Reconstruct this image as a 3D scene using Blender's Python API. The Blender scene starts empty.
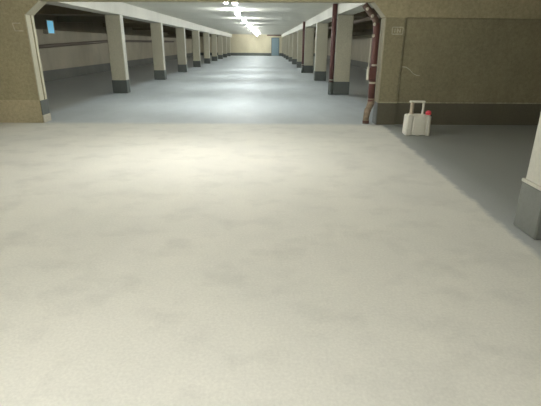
import bpy, bmesh, math, random
from mathutils import Vector, Matrix
random.seed(4)
C = bpy.context.scene.collection
EYE = 1.5
Y0, BAY = 8.614, 5.46
YFAR, YBACK = 60.7, -3.5
XL, XR = -4.29, 2.18          # aisle faces of the two column rows
WL, WR = -8.8, 6.7            # side walls
CEIL = 2.78
LAMPX = -0.97
def top(y): return 2.64          # underside of the slab beyond the opening
def beam_z(y, z0=2.28): return z0

# ---------------------------------------------------------------- materials
def new_mat(name):
    m = bpy.data.materials.new(name); m.use_nodes = True
    nt = m.node_tree
    return m, nt, nt.nodes['Principled BSDF']

def N(nt, t, **kw):
    n = nt.nodes.new(t)
    for k, v in kw.items():
        if hasattr(n, k): setattr(n, k, v)
        else: n.inputs[k].default_value = v
    return n

def coords(nt, scale=(1, 1, 1)):
    g = N(nt, 'ShaderNodeNewGeometry')
    mp = N(nt, 'ShaderNodeMapping')
    mp.inputs['Scale'].default_value = scale
    nt.links.new(g.outputs['Position'], mp.inputs['Vector'])
    return mp.outputs['Vector']

def mixc(nt, a, b, fac, mode='MIX'):
    m = nt.nodes.new('ShaderNodeMix'); m.data_type = 'RGBA'; m.blend_type = mode
    for sock, v in ((m.inputs[6], a), (m.inputs[7], b), (m.inputs[0], fac)):
        if hasattr(v, 'is_linked') or hasattr(v, 'node'): nt.links.new(v, sock)
        elif isinstance(v, (int, float)): sock.default_value = v
        else: sock.default_value = (*v, 1)
    return m.outputs[2]

def ramp(nt, src, lo, hi, a=0.0, b=1.0):
    r = N(nt, 'ShaderNodeMapRange')
    r.inputs['From Min'].default_value = lo; r.inputs['From Max'].default_value = hi
    r.inputs['To Min'].default_value = a; r.inputs['To Max'].default_value = b
    nt.links.new(src, r.inputs['Value']); return r.outputs['Result']

def noise(nt, vec, scale, detail=4, rough=.6):
    n = N(nt, 'ShaderNodeTexNoise'); n.inputs['Scale'].default_value = scale
    n.inputs['Detail'].default_value = detail; n.inputs['Roughness'].default_value = rough
    nt.links.new(vec, n.inputs['Vector']); return n.outputs['Fac']

def bump(nt, b, h, strength, dist=.01):
    n = N(nt, 'ShaderNodeBump'); n.inputs['Strength'].default_value = strength
    n.inputs['Distance'].default_value = dist
    nt.links.new(h, n.inputs['Height']); nt.links.new(n.outputs['Normal'], b.inputs['Normal'])

def concrete(name, c1, c2, rough=.8, grain=.25, scale=1.2, stretch=(1, 1, .5), fs=30):
    m, nt, b = new_mat(name)
    v = coords(nt, stretch); v2 = coords(nt)
    big = ramp(nt, noise(nt, v, scale, 5), .3, .7)
    fine = ramp(nt, noise(nt, v2, fs, 4, .8), .25, .75, 1 - grain, 1 + grain)
    col = mixc(nt, c1, c2, big)
    mul = mixc(nt, col, (1, 1, 1), 1.0, 'MULTIPLY')
    vm = N(nt, 'ShaderNodeVectorMath', operation='SCALE')
    nt.links.new(col, vm.inputs[0]); nt.links.new(fine, vm.inputs['Scale'])
    nt.links.new(vm.outputs[0], b.inputs['Base Color'])
    b.inputs['Roughness'].default_value = rough
    bump(nt, b, noise(nt, v2, 30, 4), .25, .006)
    return m

def plain(name, c, rough=.5, metal=0.0, grain=.06):
    m, nt, b = new_mat(name)
    v = coords(nt)
    f = ramp(nt, noise(nt, v, 18, 3), .3, .7, 1 - grain, 1 + grain)
    vm = N(nt, 'ShaderNodeVectorMath', operation='SCALE')
    vm.inputs[0].default_value = c
    nt.links.new(f, vm.inputs['Scale']); nt.links.new(vm.outputs[0], b.inputs['Base Color'])
    b.inputs['Roughness'].default_value = rough; b.inputs['Metallic'].default_value = metal
    return m

def emit(name, c, s):
    m, nt, b = new_mat(name)
    b.inputs['Base Color'].default_value = (*c, 1)
    b.inputs['Emission Color'].default_value = (*c, 1)
    b.inputs['Emission Strength'].default_value = s
    return m

M = {}
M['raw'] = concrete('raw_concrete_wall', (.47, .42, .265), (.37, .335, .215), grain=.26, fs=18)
M['raw_dark'] = concrete('shaded_concrete_wall', (.33, .30, .19), (.255, .235, .15), grain=.26, fs=18)  # darker copy of the raw concrete, light falloff painted into its colour
M['side_base'] = concrete('side_base_paint', (.15, .15, .12), (.11, .11, .09), rough=.6)
M['raw_pale'] = concrete('paler_wall_band', (.58, .52, .345), (.48, .43, .285), grain=.26, fs=18)
M['tan'] = concrete('tan_wall', (.70, .64, .46), (.60, .54, .38))
M['side'] = concrete('side_wall', (.48, .43, .31), (.38, .34, .25))
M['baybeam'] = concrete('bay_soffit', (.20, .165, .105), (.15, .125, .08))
M['ceiling'] = concrete('ceiling_paint', (.72, .70, .60), (.63, .61, .52), rough=.6, grain=.08)
M['white'] = concrete('white_beam_paint', (.62, .605, .51), (.53, .515, .43), rough=.55, grain=.08)
M['column'] = concrete('column_paint', (.54, .505, .375), (.45, .42, .31), rough=.7, grain=.2)
M['jamb'] = concrete('jamb_paint', (.66, .64, .50), (.50, .48, .36), rough=.7, grain=.12)
M['jamb_dull'] = concrete('dull_jamb_paint', (.50, .47, .34), (.38, .36, .26), rough=.7, grain=.12)
M['near_column'] = concrete('near_column_paint', (.62, .62, .56), (.55, .55, .50), rough=.6, grain=.08)
M['dado'] = concrete('dark_base_paint', (.12, .135, .12), (.09, .10, .09), rough=.55, grain=.12)
M['dado_wall'] = concrete('wall_base_paint', (.15, .14, .10), (.115, .108, .078), rough=.6, grain=.15)
M['dado_grey'] = concrete('grey_base_paint', (.21, .225, .215), (.165, .175, .165), rough=.5, grain=.1)
M['bare'] = concrete('bare_base', (.60, .57, .46), (.48, .46, .37))
M['line'] = plain('pale_line_paint', (.45, .42, .29), .7, grain=.3)
M['line_bright'] = plain('bright_line_paint', (.62, .62, .55), .6)
M['stencil'] = plain('stencil_paint', (.56, .53, .40), .7, grain=.3)
M['scratch'] = plain('chalk_scratch', (.60, .58, .46), .8, grain=.3)
M['pipe'] = plain('red_brown_pipe', (.135, .055, .047), .5)
M['pipe_dark'] = plain('dark_brown_pipe', (.16, .125, .09), .6)
M['pipe_mid'] = plain('dull_brown_pipe', (.12, .075, .055), .6, grain=.2)
M['foot'] = plain('dusty_pipe_foot', (.30, .235, .17), .8, grain=.3)
M['fitting'] = plain('pale_fitting', (.55, .52, .42), .5)
M['plaster'] = plain('white_plastic', (.88, .87, .78), .4, grain=.03)
M['beige'] = plain('beige_grip', (.62, .54, .42), .5)
M['red'] = plain('red_cap', (.90, .09, .13), .4, grain=.02)
M['door'] = plain('blue_grey_door', (.24, .33, .37), .45)
M['frame'] = plain('door_frame', (.13, .17, .19), .5)
M['metal'] = plain('lamp_housing', (.6, .6, .6), .4, .2)
M['steel'] = plain('steel', (.5, .5, .5), .3, .9)
M['tube_warm'] = emit('warm_lit_tube', (1.0, .972, .93), 100)
M['tube'] = emit('cool_lit_tube', (.95, .985, 1.0), 112)
M['sky_pane'] = emit('daylit_pane', (.13, .36, .50), 1.0)

def floor_material():
    m, nt, b = new_mat('garage_floor')
    g = N(nt, 'ShaderNodeNewGeometry'); sep = N(nt, 'ShaderNodeSeparateXYZ')
    nt.links.new(g.outputs['Position'], sep.inputs[0])
    v = coords(nt)
    wob = ramp(nt, noise(nt, v, 4.5, 5, .75), .25, .75, -.10, .10)
    def math_(op, a, c):
        n = N(nt, 'ShaderNodeMath', operation=op)
        for i, s in enumerate((a, c)):
            if isinstance(s, (int, float)): n.inputs[i].default_value = s
            else: nt.links.new(s, n.inputs[i])
        return n.outputs[0]
    # edge of the pale screed: past the portal line, and along the right hand column line
    yy = math_('ADD', sep.outputs['Y'], wob)
    my = ramp(nt, yy, 8.50, 8.78, 1, 0)
    edge = math_('SUBTRACT', sep.outputs['X'], math_('MULTIPLY', sep.outputs['Y'], .045))
    xx = math_('ADD', edge, math_('MULTIPLY', wob, .45))
    mx = ramp(nt, xx, 1.93, 2.00, 1, 0)
    mask = math_('MULTIPLY', my, mx)
    # pale screed: cloudy cream with greyer trowelled patches
    vs = coords(nt, (1, .8, 1))
    cloud = ramp(nt, noise(nt, vs, .9, 6, .62), .40, .66)
    patch = ramp(nt, noise(nt, coords(nt, (1.0, 1.25, 1)), 2.1, 5, .6), .50, .70)
    pale = mixc(nt, (.785, .79, .735), (.72, .73, .685), cloud)
    pale = mixc(nt, pale, (.60, .61, .57), math_('MULTIPLY', patch, .55))
    # blue grey paint of the rest
    c2 = ramp(nt, noise(nt, coords(nt, (1, .5, 1)), 1.3, 6, .65), .35, .7)
    blue = mixc(nt, (.59, .64, .66), (.50, .545, .56), c2)
    scuff = ramp(nt, noise(nt, coords(nt, (.6, 2.6, 1)), 3.1, 4, .6), .64, .74)
    blue = mixc(nt, blue, (.68, .74, .75), math_('MULTIPLY', scuff, .5))
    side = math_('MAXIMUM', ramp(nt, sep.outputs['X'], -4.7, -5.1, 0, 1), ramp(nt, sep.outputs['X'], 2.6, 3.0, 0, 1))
    blue = mixc(nt, blue, (.38, .385, .345), math_('MULTIPLY', side, .8))  # worn bay paint, with the bays' shade mixed into its colour
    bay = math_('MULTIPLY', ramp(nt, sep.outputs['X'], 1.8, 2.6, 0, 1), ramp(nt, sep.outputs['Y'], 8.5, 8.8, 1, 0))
    blue = mixc(nt, blue, (.27, .29, .275), math_('MULTIPLY', bay, .85))   # darker tone over the front bay
    col = mixc(nt, blue, pale, mask)
    fine = ramp(nt, noise(nt, v, 60, 2), .25, .75, .93, 1.07)
    vm = N(nt, 'ShaderNodeVectorMath', operation='SCALE')
    nt.links.new(col, vm.inputs[0]); nt.links.new(fine, vm.inputs['Scale'])
    nt.links.new(vm.outputs[0], b.inputs['Base Color'])
    r = math_('ADD', math_('MULTIPLY', mask, .15), .58)
    nt.links.new(r, b.inputs['Roughness'])
    bump(nt, b, noise(nt, v, 5, 5), .12, .01)
    return m
M['floor'] = floor_material()

# ---------------------------------------------------------------- mesh helpers
def bx(bm, x0, x1, y0, y1, z0, z1, bevel=0.0, seg=1):
    vs = [bm.verts.new((x, y, z)) for x in (x0, x1) for y in (y0, y1) for z in (z0, z1)]
    idx = [(0, 1, 3, 2), (4, 6, 7, 5), (0, 4, 5, 1), (2, 3, 7, 6), (0, 2, 6, 4), (1, 5, 7, 3)]
    fs = [bm.faces.new([vs[i] for i in q]) for q in idx]
    if bevel:
        es = list({e for f in fs for e in f.edges})
        bmesh.ops.bevel(bm, geom=es, offset=bevel, segments=seg, affect='EDGES')

def tube(bm, pts, r, n=14, cap=True):
    pts = [Vector(p) for p in pts]
    rs = r if isinstance(r, (list, tuple)) else [r] * len(pts)
    prev = None; rings = []
    for i, p in enumerate(pts):
        if i == 0: d = pts[1] - p
        elif i == len(pts) - 1: d = p - pts[i - 1]
        else: d = (pts[i + 1] - p).normalized() + (p - pts[i - 1]).normalized()
        d.normalize()
        if prev is None:
            a = Vector((0, 0, 1)) if abs(d.z) < .9 else Vector((0, 1, 0))
            u = d.cross(a).normalized()
        else:
            u = (prev - d * prev.dot(d)).normalized()
        prev = u; w = d.cross(u)
        rings.append([bm.verts.new(p + rs[i] * (math.cos(2 * math.pi * k / n) * u + math.sin(2 * math.pi * k / n) * w)) for k in range(n)])
    for a, b in zip(rings, rings[1:]):
        for k in range(n):
            bm.faces.new((a[k], a[(k + 1) % n], b[(k + 1) % n], b[k]))
    if cap:
        bm.faces.new(rings[0][::-1]); bm.faces.new(rings[-1])

def prism_xz(bm, poly, y0, y1):
    a = [bm.verts.new((x, y0, z)) for x, z in poly]; b = [bm.verts.new((x, y1, z)) for x, z in poly]
    bm.faces.new(a); bm.faces.new(b[::-1])
    for i in range(len(poly)):
        j = (i + 1) % len(poly); bm.faces.new((a[i], b[i], b[j], a[j]))

def prism_xy(bm, poly, z0, z1, bevel=0):
    a = [bm.verts.new((x, y, z0)) for x, y in poly]; b = [bm.verts.new((x, y, z1)) for x, y in poly]
    fs = [bm.faces.new(a[::-1]), bm.faces.new(b)]
    for i in range(len(poly)):
        j = (i + 1) % len(poly); fs.append(bm.faces.new((a[i], a[j], b[j], b[i])))
    if bevel:
        es = list(set(fs[0].edges) | set(fs[1].edges))
        bmesh.ops.bevel(bm, geom=es, offset=bevel, segments=2, affect='EDGES')

def prism_yz(bm, poly, x0, x1):
    a = [bm.verts.new((x0, y, z)) for y, z in poly]; b = [bm.verts.new((x1, y, z)) for y, z in poly]
    bm.faces.new(a); bm.faces.new(b[::-1])
    for i in range(len(poly)):
        j = (i + 1) % len(poly); bm.faces.new((a[i], b[i], b[j], a[j]))

def P_YZ(x0, x1, poly):
    bm = bmesh.new(); prism_yz(bm, poly, x0, x1); return bm

def obj(name, bm, mat, parent=None, smooth=False):
    bmesh.ops.recalc_face_normals(bm, faces=bm.faces)
    me = bpy.data.meshes.new(name); bm.to_mesh(me); bm.free()
    me.materials.append(mat)
    if smooth:
        for p in me.polygons: p.use_smooth = True
    o = bpy.data.objects.new(name, me); C.objects.link(o)
    if parent: o.parent = parent
    return o

def tag(o, label=None, cat=None, group=None, kind=None):
    if label: o['label'] = label
    if cat: o['category'] = cat
    if group: o['group'] = group
    if kind: o['kind'] = kind
    return o

def empty(name, loc, label, cat, group=None, rz=0):
    o = bpy.data.objects.new(name, None); C.objects.link(o)
    o.location = loc; o.rotation_euler = (0, 0, rz); o.empty_display_size = .2
    return tag(o, label, cat, group)

def copy_tree(o, parent=None):
    c = o.copy(); C.objects.link(c); c.parent = parent
    for ch in [k for k in bpy.data.objects if k.parent == o]:
        copy_tree(ch, c)
    return c

def B(*a, **k):
    bm = bmesh.new(); bx(bm, *a, **k); return bm

# ---------------------------------------------------------------- the setting
WT = .28
def struct(name, bm, mat, label, cat):
    return tag(obj(name, bm, mat), label, cat, kind='structure')

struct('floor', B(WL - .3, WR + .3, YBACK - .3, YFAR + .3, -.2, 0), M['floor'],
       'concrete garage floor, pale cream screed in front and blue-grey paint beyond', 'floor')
struct('ceiling', P_YZ(WL - .3, WR + .3, [(YBACK - .3, CEIL), (Y0, CEIL), (Y0 + .1, top(Y0)), (YFAR + .3, top(YFAR + .3)), (YFAR + .3, 3.1), (YBACK - .3, 3.1)]), M['ceiling'],
       'grey painted concrete ceiling over the long aisle', 'ceiling')
struct('wall_left', B(WL - .3, WL, YBACK, YFAR, 0, 3.0), M['side'], 'side wall behind the left row of columns', 'wall')
struct('wall_right', B(WR, WR + .3, YBACK, YFAR, 0, 3.0), M['side'], 'side wall behind the right row of columns', 'wall')
struct('wall_far', B(WL, WR, YFAR, YFAR + .3, 0, 3.0), M['tan'], 'tan end wall at the far end of the aisle', 'wall')
struct('wall_back', B(WL, WR, YBACK - .3, YBACK, 0, CEIL), M['raw'], 'wall behind the viewer', 'wall')

# portal: two cross walls with a haunched beam over the opening
XWL, XWR = -4.37, 2.235
bm = bmesh.new(); bx(bm, WL, XWL, Y0, Y0 + .17, 0, 1.975); bx(bm, WL, XWL - .02, Y0 + .17, Y0 + .20, 0, 1.975); bx(bm, WL, XWL, Y0 + .20, Y0 + WT, 0, 1.975)
wl = struct('wall_portal_left', bm, M['raw'], 'bare brown concrete cross wall at the left edge of the opening', 'wall')
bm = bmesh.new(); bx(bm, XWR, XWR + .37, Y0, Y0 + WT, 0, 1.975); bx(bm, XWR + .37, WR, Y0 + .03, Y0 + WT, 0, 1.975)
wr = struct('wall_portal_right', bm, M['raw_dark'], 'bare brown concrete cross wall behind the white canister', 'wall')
# light painted jamb strips on the reveals
for x0, x1, nm in ((XWL - .012, XWL + .012, 'left'), (XWR - .012, XWR + .012, 'right')):
    bm = bmesh.new()
    bx(bm, x0, x1, Y0 - .004, Y0 + .155, .43, 1.97, bevel=.004)
    bx(bm, x0, x1, Y0 + .205, Y0 + WT + .004, .43, 1.97, bevel=.004)
    struct('trim_1' if nm == 'left' else 'trim_2', bm, M['jamb' if nm == 'left' else 'jamb_dull'], 'pale painted strips on the %s jamb of the opening' % nm, 'trim')
struct('baseboard_jamb_left', B(XWL, XWL + .014, Y0 - .003, Y0 + WT + .004, .15, .43), M['dado'], 'dark painted base of the left jamb', 'baseboard')
struct('trim_3', B(XWL, XWL + .02, Y0 - .003, Y0 + WT + .02, 0, .15, bevel=.004), M['bare'], 'pale unpainted foot of the left jamb', 'trim')
struct('baseboard_jamb_right', B(XWR - .014, XWR, Y0 - .003, Y0 + WT + .004, 0, .43), M['dado_grey'], 'dark painted base of the right jamb', 'baseboard')
struct('baseboard_portal_left', B(WL, XWL - .02, Y0 - .004, Y0, 0, .44), M['raw_pale'], 'slightly paler lower band of the left cross wall', 'baseboard')
bm = bmesh.new(); bx(bm, XWR, XWR + .373, Y0 - .006, Y0, 0, .425); bx(bm, XWR + .373, WR, Y0 + .022, Y0 + .03, 0, .425)
struct('baseboard_portal_right', bm, M['dado_wall'], 'dark painted lower band of the right cross wall', 'baseboard')
bm = bmesh.new(); bx(bm, XWR, XWR + .373, Y0 - .008, Y0, .425, .45); bx(bm, XWR + .373, WR, Y0 + .020, Y0 + .03, .425, .445)
struct('trim_4', bm, M['line'], 'thin pale line above the dark band of the right cross wall', 'trim')
# haunched cross beam on the two walls
bm = bmesh.new()
prism_xz(bm, [(WL, 1.975), (XWL + .012, 1.975), (-4.07, 2.205), (2.00, 2.235), (XWR - .012, 1.99), (XWR - .012, 1.975), (WR, 1.975), (WR, 2.64), (WL, 2.64)], Y0 - .018, Y0 + WT)
tag(obj('cross_beam', bm, M['raw']), 'brown concrete cross beam with angled corners over the front opening', 'beam')
for s, pts, k in ((1, [(XWL + .012, 1.975), (-4.07, 2.205)], 5), (-1, [(2.00, 2.235), (XWR - .012, 1.99)], 6)):
    (xa, za), (xb, zb) = pts; d = .012
    bm = bmesh.new()
    nx, nz = (zb - za), -(xb - xa); L = math.hypot(nx, nz); nx, nz = nx / L * d, nz / L * d
    prism_xz(bm, [(xa, za), (xb, zb), (xb + nx, zb + nz), (xa + nx, za + nz)], Y0 - .02, Y0 + WT)
    struct('trim_%d' % k, bm, M['jamb_dull'], 'pale painted face of the %s angled corner' % ('left' if s == 1 else 'right'), 'trim')

# far bays: side dados, wall beams
struct('baseboard_left', B(WL, WL + .012, Y0 + WT, YFAR, 0, .42), M['side_base'], 'dark painted base band of the left side wall', 'baseboard')
struct('baseboard_right', B(WR - .012, WR, Y0 + WT, YFAR, 0, .42), M['side_base'], 'dark painted base band of the right side wall', 'baseboard')
bm = bmesh.new(); bx(bm, WL + .012, .86, YFAR - .02, YFAR, 0, .36); bx(bm, 1.94, WR - .012, YFAR - .02, YFAR, 0, .36)
struct('baseboard_far', bm, M['dado'], 'dark painted base band of the far wall', 'baseboard')

for nm, x0, x1, lab in (('ledge_beam', WL, WL + .16, 'dark concrete beam along the top of the left side wall'),
                        ('ledge_beam', WR - .16, WR, 'dark concrete beam along the top of the right side wall')):
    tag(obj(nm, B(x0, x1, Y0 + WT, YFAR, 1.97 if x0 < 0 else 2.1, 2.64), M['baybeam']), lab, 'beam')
# white longitudinal beams on the column rows
tag(obj('aisle_beam', P_YZ(XL - .46, XL, [(Y0 + WT, beam_z(Y0 + WT)), (YFAR, beam_z(YFAR)), (YFAR, top(YFAR)), (Y0 + WT, top(Y0 + WT))]), M['white']), 'long white-painted beam lying on the left row of columns', 'beam')
tag(obj('aisle_beam', P_YZ(XR, XR + .46, [(Y0 + WT, beam_z(Y0 + WT, 2.34)), (YFAR, beam_z(YFAR, 2.34)), (YFAR, top(YFAR)), (Y0 + WT, top(Y0 + WT))]), M['white']), 'long white-painted beam lying on the right row of columns', 'beam')
# bay cross beams and low ceiling of the bays
ords = ['first', 'second', 'third', 'fourth', 'fifth', 'sixth', 'seventh', 'eighth', 'ninth']
for side, xa, xb in (('left', WL + .16, XL - .46), ('right', XR + .46, WR - .16)):
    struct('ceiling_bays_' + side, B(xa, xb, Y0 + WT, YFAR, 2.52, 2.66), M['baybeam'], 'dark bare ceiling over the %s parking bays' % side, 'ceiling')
    proto = None
    for k in range(9):
        if k == 0:
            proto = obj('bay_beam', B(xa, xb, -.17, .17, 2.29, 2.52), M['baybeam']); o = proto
        else:
            o = proto.copy(); C.objects.link(o)
        o.location = (0, Y0 + BAY * (k + 1) + .2, 0)
        tag(o, 'brown concrete beam from the %s column of the %s row to the side wall' % (ords[k], side), 'beam', 'beams across the %s bays' % side)

# ---------------------------------------------------------------- columns
def make_column(w, d, h, side, mats, base_h=.40, loc=(0, 0, 0), label='', group=None, stripe=False):
    """origin at the front corner on the aisle side; side=-1 grows to -X"""
    t = empty('concrete_column', loc, label, 'column', group)
    x0, x1 = (0, w) if side > 0 else (-w, 0)
    obj('shaft', B(x0 + (.006 if side > 0 else 0), x1 - (0 if side > 0 else .006), 0, d, 0, h, bevel=.018), mats[0], t)
    if mats[2]:
        tag(obj('aisle_face', B(*((-.002, .010) if side > 0 else (-.010, .002)), .004, d - .004, base_h, h - .002, bevel=.003), mats[2], t), 'white painted face towards the aisle')
    e = .008
    obj('painted_base', B(x0 - e, x1 + e, -e, d + e, 0, base_h, bevel=.012), mats[1], t)
    if stripe:
        e = .012
        obj('paint_stripe', B(x0 - e, x1 + e, -e, d + e, base_h, base_h + .03, bevel=.004), M['line_bright'], t)
    return t
place = {0: 'nearest the viewer', 1: 'second from the viewer', 2: 'third from the viewer', 3: 'fourth from the viewer', 4: 'fifth from the viewer',
         5: 'sixth from the viewer', 6: 'seventh from the viewer', 7: 'eighth from the viewer', 8: 'last one before the far wall'}
for side, X, h, sg in (('left', XL, 2.28, -1), ('right', XR, 2.34, 1)):
    proto = None
    for k in range(9):
        if side == 'left':
            lab = 'dark-footed concrete column of the left row, ' + place[k]
        else:
            extra = {0: ', beside red-brown pipe', 2: ', beside thin pipe'}.get(k, '')
            lab = 'dark-footed concrete column of the right row, ' + place[k] + extra
        if k == 0:
            proto = make_column(.45 if side == 'left' else .49, .30, h, sg, (M['column'], M['dado'], M['white'])); o = proto
        else:
            o = copy_tree(proto)
        yk = Y0 + BAY * (k + 1)
        o.location = (X - (.045 if sg < 0 else -.01), yk, 0)
        for ch in [c for c in bpy.data.objects if c.parent == o and not c.name.startswith('painted_base')]:
            ch.scale.z = (beam_z(yk) if sg < 0 else beam_z(yk, 2.34)) / h
        tag(o, lab, 'column', 'columns of the %s row' % side)
make_column(.50, .31, CEIL, 1, (M['near_column'], M['dado_grey'], None), .41, (XR + .045, 3.20, 0),
            'pale painted column with grey foot, cut off by the right edge of the photo', stripe=True)

# ---------------------------------------------------------------- lamps
def make_lamp(glow, L=.55):
    t = empty('ceiling_lamp', (0, 0, 0), '', 'lamp')
    bm = bmesh.new(); tube(bm, [(0, -L, 0), (0, L, 0)], .07, 16)
    obj('diffuser', bm, glow, t, True)
    for s in (-1, 1):
        bm = bmesh.new(); tube(bm, [(0, s * (L - .01), 0), (0, s * (L + .03), 0)], .06, 14)
        obj('end_cap', bm, M['metal'], t)
        bm = bmesh.new(); tube(bm, [(0, s * (L + .02), .03), (0, s * (L + .02), .5)], .008, 8)
        obj('hanger_rod', bm, M['steel'], t)
    return t
def place_lamp(o, y, lab, zc):
    o.location = (LAMPX, y, 2.50)
    for ch in [c for c in bpy.data.objects if c.parent == o and c.name.startswith('hanger_rod')]:
        ch.scale.z = (zc - 2.50 + .002) / .5
    tag(o, lab, 'lamp', 'tube lamps along the aisle')
warm = make_lamp(M['tube_warm']); place_lamp(warm, .42, 'hanging tube lamp above and behind the viewer', CEIL)
o = copy_tree(warm); place_lamp(o, 5.88, 'hanging tube lamp over the pale floor in front of the opening', CEIL)
cool = None
for k in range(1, 11):
    y = min(5.88 + BAY * k, 58.9)  # last lamp is added close to the far wall to brighten it
    if cool is None: cool = make_lamp(M['tube']); o = cool
    else: o = copy_tree(cool)
    place_lamp(o, y, 'hanging tube lamp over the aisle, %s one beyond the opening' % (ords + ['added tenth'])[k - 1], top(y))
zt = top(13.6)
t = empty('bulkhead_lamp', (-.86, 13.6, 0), 'small bulkhead lamp near the ceiling just beyond the first tube lamp', 'lamp')
obj('housing', B(-.09, .09, -.07, .07, 2.60, zt + .002, bevel=.01), M['metal'], t)
bm = bmesh.new(); bmesh.ops.create_uvsphere(bm, u_segments=16, v_segments=10, radius=.075, matrix=Matrix.Translation((0, 0, 2.59)) @ Matrix.Diagonal((1, 1, .7, 1)))
obj('glass_cover', bm, M['tube'], t, True)

# ---------------------------------------------------------------- pipes
def ring(bm, c, d, r, L=.05, n=16):
    c = Vector(c); d = Vector(d).normalized()
    tube(bm, [c - d * L / 2, c + d * L / 2], r, n)
t = empty('drain_pipe', (2.1, Y0 + .14, 0), 'red-brown drain pipe with pale fittings climbing the right edge of the opening', 'pipe')
P = [(-.25, 0, 2.20), (-.22, 0, 2.165), (-.06, 0, 2.0), (-.01, 0, 1.92), (0, 0, 1.86)]
bm = bmesh.new(); tube(bm, P, .058, 18); obj('upper_bend', bm, M['pipe_mid'], t, True)
bm = bmesh.new(); tube(bm, [(0, 0, 1.88), (.012, 0, 1.80), (.012, 0, 1.5), (.016, 0, .95), (.025, 0, .50)], .066, 18); obj('pipe_run', bm, M['pipe'], t, True)
for x, z in ((-.20, 2.125), (-.095, 2.005), (-.04, 1.86), (-.05, 1.66)):
    bm = bmesh.new(); bmesh.ops.create_uvsphere(bm, u_segments=12, v_segments=8, radius=.032, matrix=Matrix.Translation((x, -.045, z)) @ Matrix.Diagonal((1, .7, 1, 1)))
    tag(obj('bolt_cap', bm, M['fitting'], t, True), 'pale cap on the pipe')
bm = bmesh.new(); tube(bm, [(.03, 0, .52), (.03, 0, .42), (.0, 0, .33), (-.03, 0, .26), (-.045, 0, .12), (-.045, 0, 0)], [.06, .07, .062, .066, .06, .066], 18)
obj('foot_bend', bm, M['foot'], t, True)
for c, d, r in (((.022, 0, 1.13), (0, 0, 1), .072), ((.022, 0, .80), (0, 0, 1), .072), ((.026, 0, .46), (0, 0, 1), .067), ((-.02, 0, .27), (.3, 0, 1), .062), ((-.045, 0, .04), (0, 0, 1), .066)):
    i = M['fitting'] if r > .0675 else M['pipe']
    bm = bmesh.new(); ring(bm, c, d, r, .035); o = obj('pipe_collar', bm, i, t)
    if r > .0675: tag(o, 'pale clamp around the pipe')
o = obj('inspection_box', B(-.085, .055, -.105, .03, .86, 1.09, bevel=.012), M['pipe'], t)
o2 = obj('box_cover', B(-.105, -.083, -.108, .03, .85, 1.10, bevel=.006), M['fitting'], o)
bm = bmesh.new(); tube(bm, [(-.085, -.03, 1.08), (-.08, -.03, 1.62)], .012, 8); obj('conduit', bm, M['fitting'], t, True)

def riser(x, y, r, lab):
    zc = top(y)
    t = empty('riser_pipe', (x, y, 0), lab, 'pipe')
    bm = bmesh.new(); tube(bm, [(0, 0, .38), (0, 0, zc)], r, 18); obj('pipe_run', bm, M['pipe'], t, True)
    bm = bmesh.new(); tube(bm, [(0, 0, 0), (0, 0, .39)], r + .012, 18); o = obj('painted_base', bm, M['dado'], t, True)
    for z in (.45, 1.3, 2.2):
        bm = bmesh.new(); ring(bm, (0, 0, z), (0, 0, 1), r + .008, .03); obj('pipe_collar', bm, M['fitting' if z == .45 else 'pipe'], t)
riser(XR - .075, Y0 + BAY + .04, .072, 'red-brown riser pipe on the aisle side of the nearest right-row column')
riser(XR - .07, Y0 + BAY * 3 + .04, .062, 'thin red-brown riser pipe standing beside the third right-row column')

bm = bmesh.new(); tube(bm, [(WL + .09, 9.2, 1.05), (WL + .09, 18.8, 1.36), (WL + .09, 27, 1.60), (WL + .09, 44, 1.62)], .07, 12)
tag(obj('wall_pipe', bm, M['pipe_dark'], None, True), 'dark pipe running along the left side wall below the ledge', 'pipe')
bm = bmesh.new(); tube(bm, [(.3, YFAR - .072, 2.567), (2.16, YFAR - .072, 2.567)], .07, 12)
tag(obj('overhead_pipe', bm, M['pipe'], None, True), 'rust-brown pipe across the top of the far wall above the door', 'pipe')
bm = bmesh.new(); tube(bm, [(XR + .9, Y0 + WT + .01, 2.228), (XR + .9, YFAR - .01, 2.228)], .06, 12)
tag(obj('overhead_pipe', bm, M['pipe_dark'], None, True), 'dark pipe under the ceiling of the right parking bays', 'pipe')

# ---------------------------------------------------------------- far door
d = obj('door_1', B(.96, 1.84, YFAR - .045, YFAR - .005, .02, 2.2, bevel=.005), M['door']); tag(d, 'blue-grey steel door in the far end wall', 'door', kind='structure')
bm = bmesh.new()
bx(bm, .88, .96, YFAR - .07, YFAR, 0, 2.28); bx(bm, 1.84, 1.92, YFAR - .07, YFAR, 0, 2.28); bx(bm, .96, 1.84, YFAR - .07, YFAR, 2.2, 2.28)
obj('door_frame', bm, M['frame'], d)
bm = bmesh.new(); tube(bm, [(1.75, YFAR - .045, 1.05), (1.75, YFAR - .10, 1.05), (1.63, YFAR - .10, 1.05)], .012, 8); obj('door_handle', bm, M['steel'], d)

# ---------------------------------------------------------------- small daylit window
xw = WL + .17
w = bmesh.new()
ya, yb, za, zb = 18.55, 19.1, 1.84, 2.30
bx(w, xw, xw + .03, ya - .03, ya, za - .03, zb + .03); bx(w, xw, xw + .03, yb, yb + .03, za - .03, zb + .03)
bx(w, xw, xw + .03, ya, yb, za - .03, za); bx(w, xw, xw + .03, ya, yb, zb, zb + .03)
bx(w, WL, xw, ya - .03, yb + .03, za - .03, zb + .03)
wn = obj('window_1', w, M['fitting']); tag(wn, 'small daylit light-blue window high on the left side wall', 'window', kind='structure')
obj('pane', B(xw + .002, xw + .012, ya, yb, za, zb), M['sky_pane'], wn)

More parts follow.
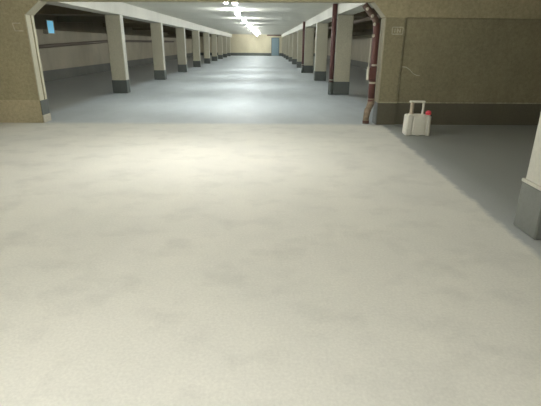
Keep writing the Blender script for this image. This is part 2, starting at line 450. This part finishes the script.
# ---------------------------------------------------------------- stencilled marks and scratch
def stroke(bm, x0, z0, x1, z1, y, w=.014, t=.003):
    dx, dz = x1 - x0, z1 - z0; L = math.hypot(dx, dz); nx, nz = -dz / L * w / 2, dx / L * w / 2
    prism_xz(bm, [(x0 + nx, z0 + nz), (x1 + nx, z1 + nz), (x1 - nx, z1 - nz), (x0 - nx, z0 - nz)], y - t, y)
y = Y0
bm = bmesh.new()
for a in ((2.375, 1.81, 2.575, 1.81), (2.375, 1.69, 2.575, 1.69), (2.375, 1.69, 2.375, 1.81), (2.575, 1.69, 2.575, 1.81),
          (2.425, 1.715, 2.425, 1.785), (2.47, 1.715, 2.47, 1.785), (2.47, 1.785, 2.525, 1.715), (2.525, 1.715, 2.525, 1.785)):
    stroke(bm, *a, y, .016)
tag(obj('stencilled_sign', bm, M['stencil']), 'faint framed stencil mark on the wall right of the red-brown drain pipe', 'sign')
bm = bmesh.new()
for a in ((-4.63, 1.82, -4.48, 1.82), (-4.60, 1.69, -4.45, 1.69), (-4.63, 1.82, -4.60, 1.69)):
    stroke(bm, *a, y, .016)
tag(obj('stencilled_sign', bm, M['stencil']), 'faint three-sided stencil mark on the left cross wall', 'sign')
bm = bmesh.new()
pts = [(2.64, 1.11), (2.72, 1.10), (2.80, 1.05), (2.86, .99), (2.93, .955), (3.00, .945)]
for (a, b), (c, e) in zip(pts, pts[1:]): stroke(bm, a, b, c, e, Y0 + .03, .014 if a < 2.8 else .010)
tag(obj('scratch_mark', bm, M['scratch']), 'pale jagged scratch on the wall above the white canister', 'mark')
bm = bmesh.new(); bx(bm, XWR + .37, XWR + .382, Y0 + .02, Y0 + .03, .45, 1.97)
struct('trim_7', bm, M['stencil'], 'thin pale vertical seam on the right cross wall', 'trim')

# ---------------------------------------------------------------- white canister
t = empty('jerrycan', (2.693, 7.60, 0), 'white ribbed plastic canister with red cap standing on the blue-grey floor', 'canister', rz=math.radians(-3))
hw = .222; D0, D1 = -.11, .12
# body: plan outline with vertical grooves in the front and back
poly = [(-hw, D0 + .03), (-hw + .03, D0), (-.125, D0), (-.112, D0 + .02), (-.098, D0 + .02), (-.085, D0), (.105, D0), (.118, D0 + .022), (.136, D0 + .022), (.149, D0), (hw - .03, D0), (hw, D0 + .03),
        (hw, D1 - .03), (hw - .03, D1), (.149, D1), (.136, D1 - .02), (.118, D1 - .02), (.105, D1), (-.085, D1), (-.098, D1 - .02), (-.112, D1 - .02), (-.125, D1), (-hw + .03, D1), (-hw, D1 - .03)]
bm = bmesh.new(); prism_xy(bm, poly, .012, .350, bevel=.010)
for v in bm.verts:                                        # slight taper to the shoulders
    f = 1 - .05 * max(0, v.co.z) / .365; v.co.x *= f
    if v.co.z > .3 and v.co.x < -.1: v.co.z += .004
obj('body', bm, M['plaster'], t)
for sx in (-.17, .01, .18):
    obj('foot', B(sx - .035, sx + .035, D0 + .02, D1 - .02, 0, .02, bevel=.005), M['plaster'], t)
# carrying frame: thick grip post on the left, thin post on the right, flat bar on top
o = obj('carrying_handle', B(-.17, .10, -.04, .04, .562, .594, bevel=.010, seg=2), M['plaster'], t)
bm = bmesh.new(); tube(bm, [(.072, 0, .34), (.072, 0, .38), (.078, 0, .48), (.075, 0, .575)], [.026, .019, .018, .021], 12)
obj('handle_post', bm, M['plaster'], t, True)
bm = bmesh.new(); tube(bm, [(-.118, 0, .34), (-.118, 0, .375), (-.118, 0, .40), (-.118, 0, .55), (-.118, 0, .575)], [.040, .040, .033, .033, .038], 20)
tag(obj('grip', bm, M['beige'], t, True), 'thick beige grip post')
obj('handle_foot', B(-.165, .115, -.05, .05, .345, .368, bevel=.006), M['plaster'], t)
bm = bmesh.new(); tube(bm, [(.178, 0, .335), (.178, 0, .37)], .03, 16); nk = obj('neck', bm, M['plaster'], t)
bm = bmesh.new()
tube(bm, [(.178, 0, .358), (.178, 0, .366), (.178, 0, .400), (.178, 0, .420), (.178, 0, .428)], [.040, .048, .048, .036, .014], 20)
cap = obj('cap', bm, M['red'], t, True); tag(cap, 'round red screw cap')

# ---------------------------------------------------------------- world, camera
wd = bpy.data.worlds.new('dark_world'); bpy.context.scene.world = wd; wd.use_nodes = True
wd.node_tree.nodes['Background'].inputs[0].default_value = (.02, .02, .022, 1)

f, pi_, ya_, ro = 431.08, .3535, .0155, .0083
fw = Vector((math.sin(ya_) * math.cos(pi_), math.cos(ya_) * math.cos(pi_), -math.sin(pi_)))
rt = Vector((math.cos(ya_), -math.sin(ya_), 0)); up = rt.cross(fw)
r2 = rt * math.cos(ro) + up * math.sin(ro); u2 = -rt * math.sin(ro) + up * math.cos(ro)
cd = bpy.data.cameras.new('camera'); cam = bpy.data.objects.new('camera', cd); C.objects.link(cam)
cd.sensor_fit = 'HORIZONTAL'; cd.sensor_width = 36; cd.lens = f / 541 * 36
cd.clip_start = .05; cd.clip_end = 200
m = Matrix((r2, u2, -fw)).transposed().to_4x4(); m.translation = Vector((0, 0, EYE))
cam.matrix_world = m
sc = bpy.context.scene; sc.camera = cam
sc.view_settings.view_transform = 'Standard'; sc.view_settings.look = 'None'
sc.view_settings.gamma = 1; sc.view_settings.use_curve_mapping = False
sc.view_settings.exposure = 0.0
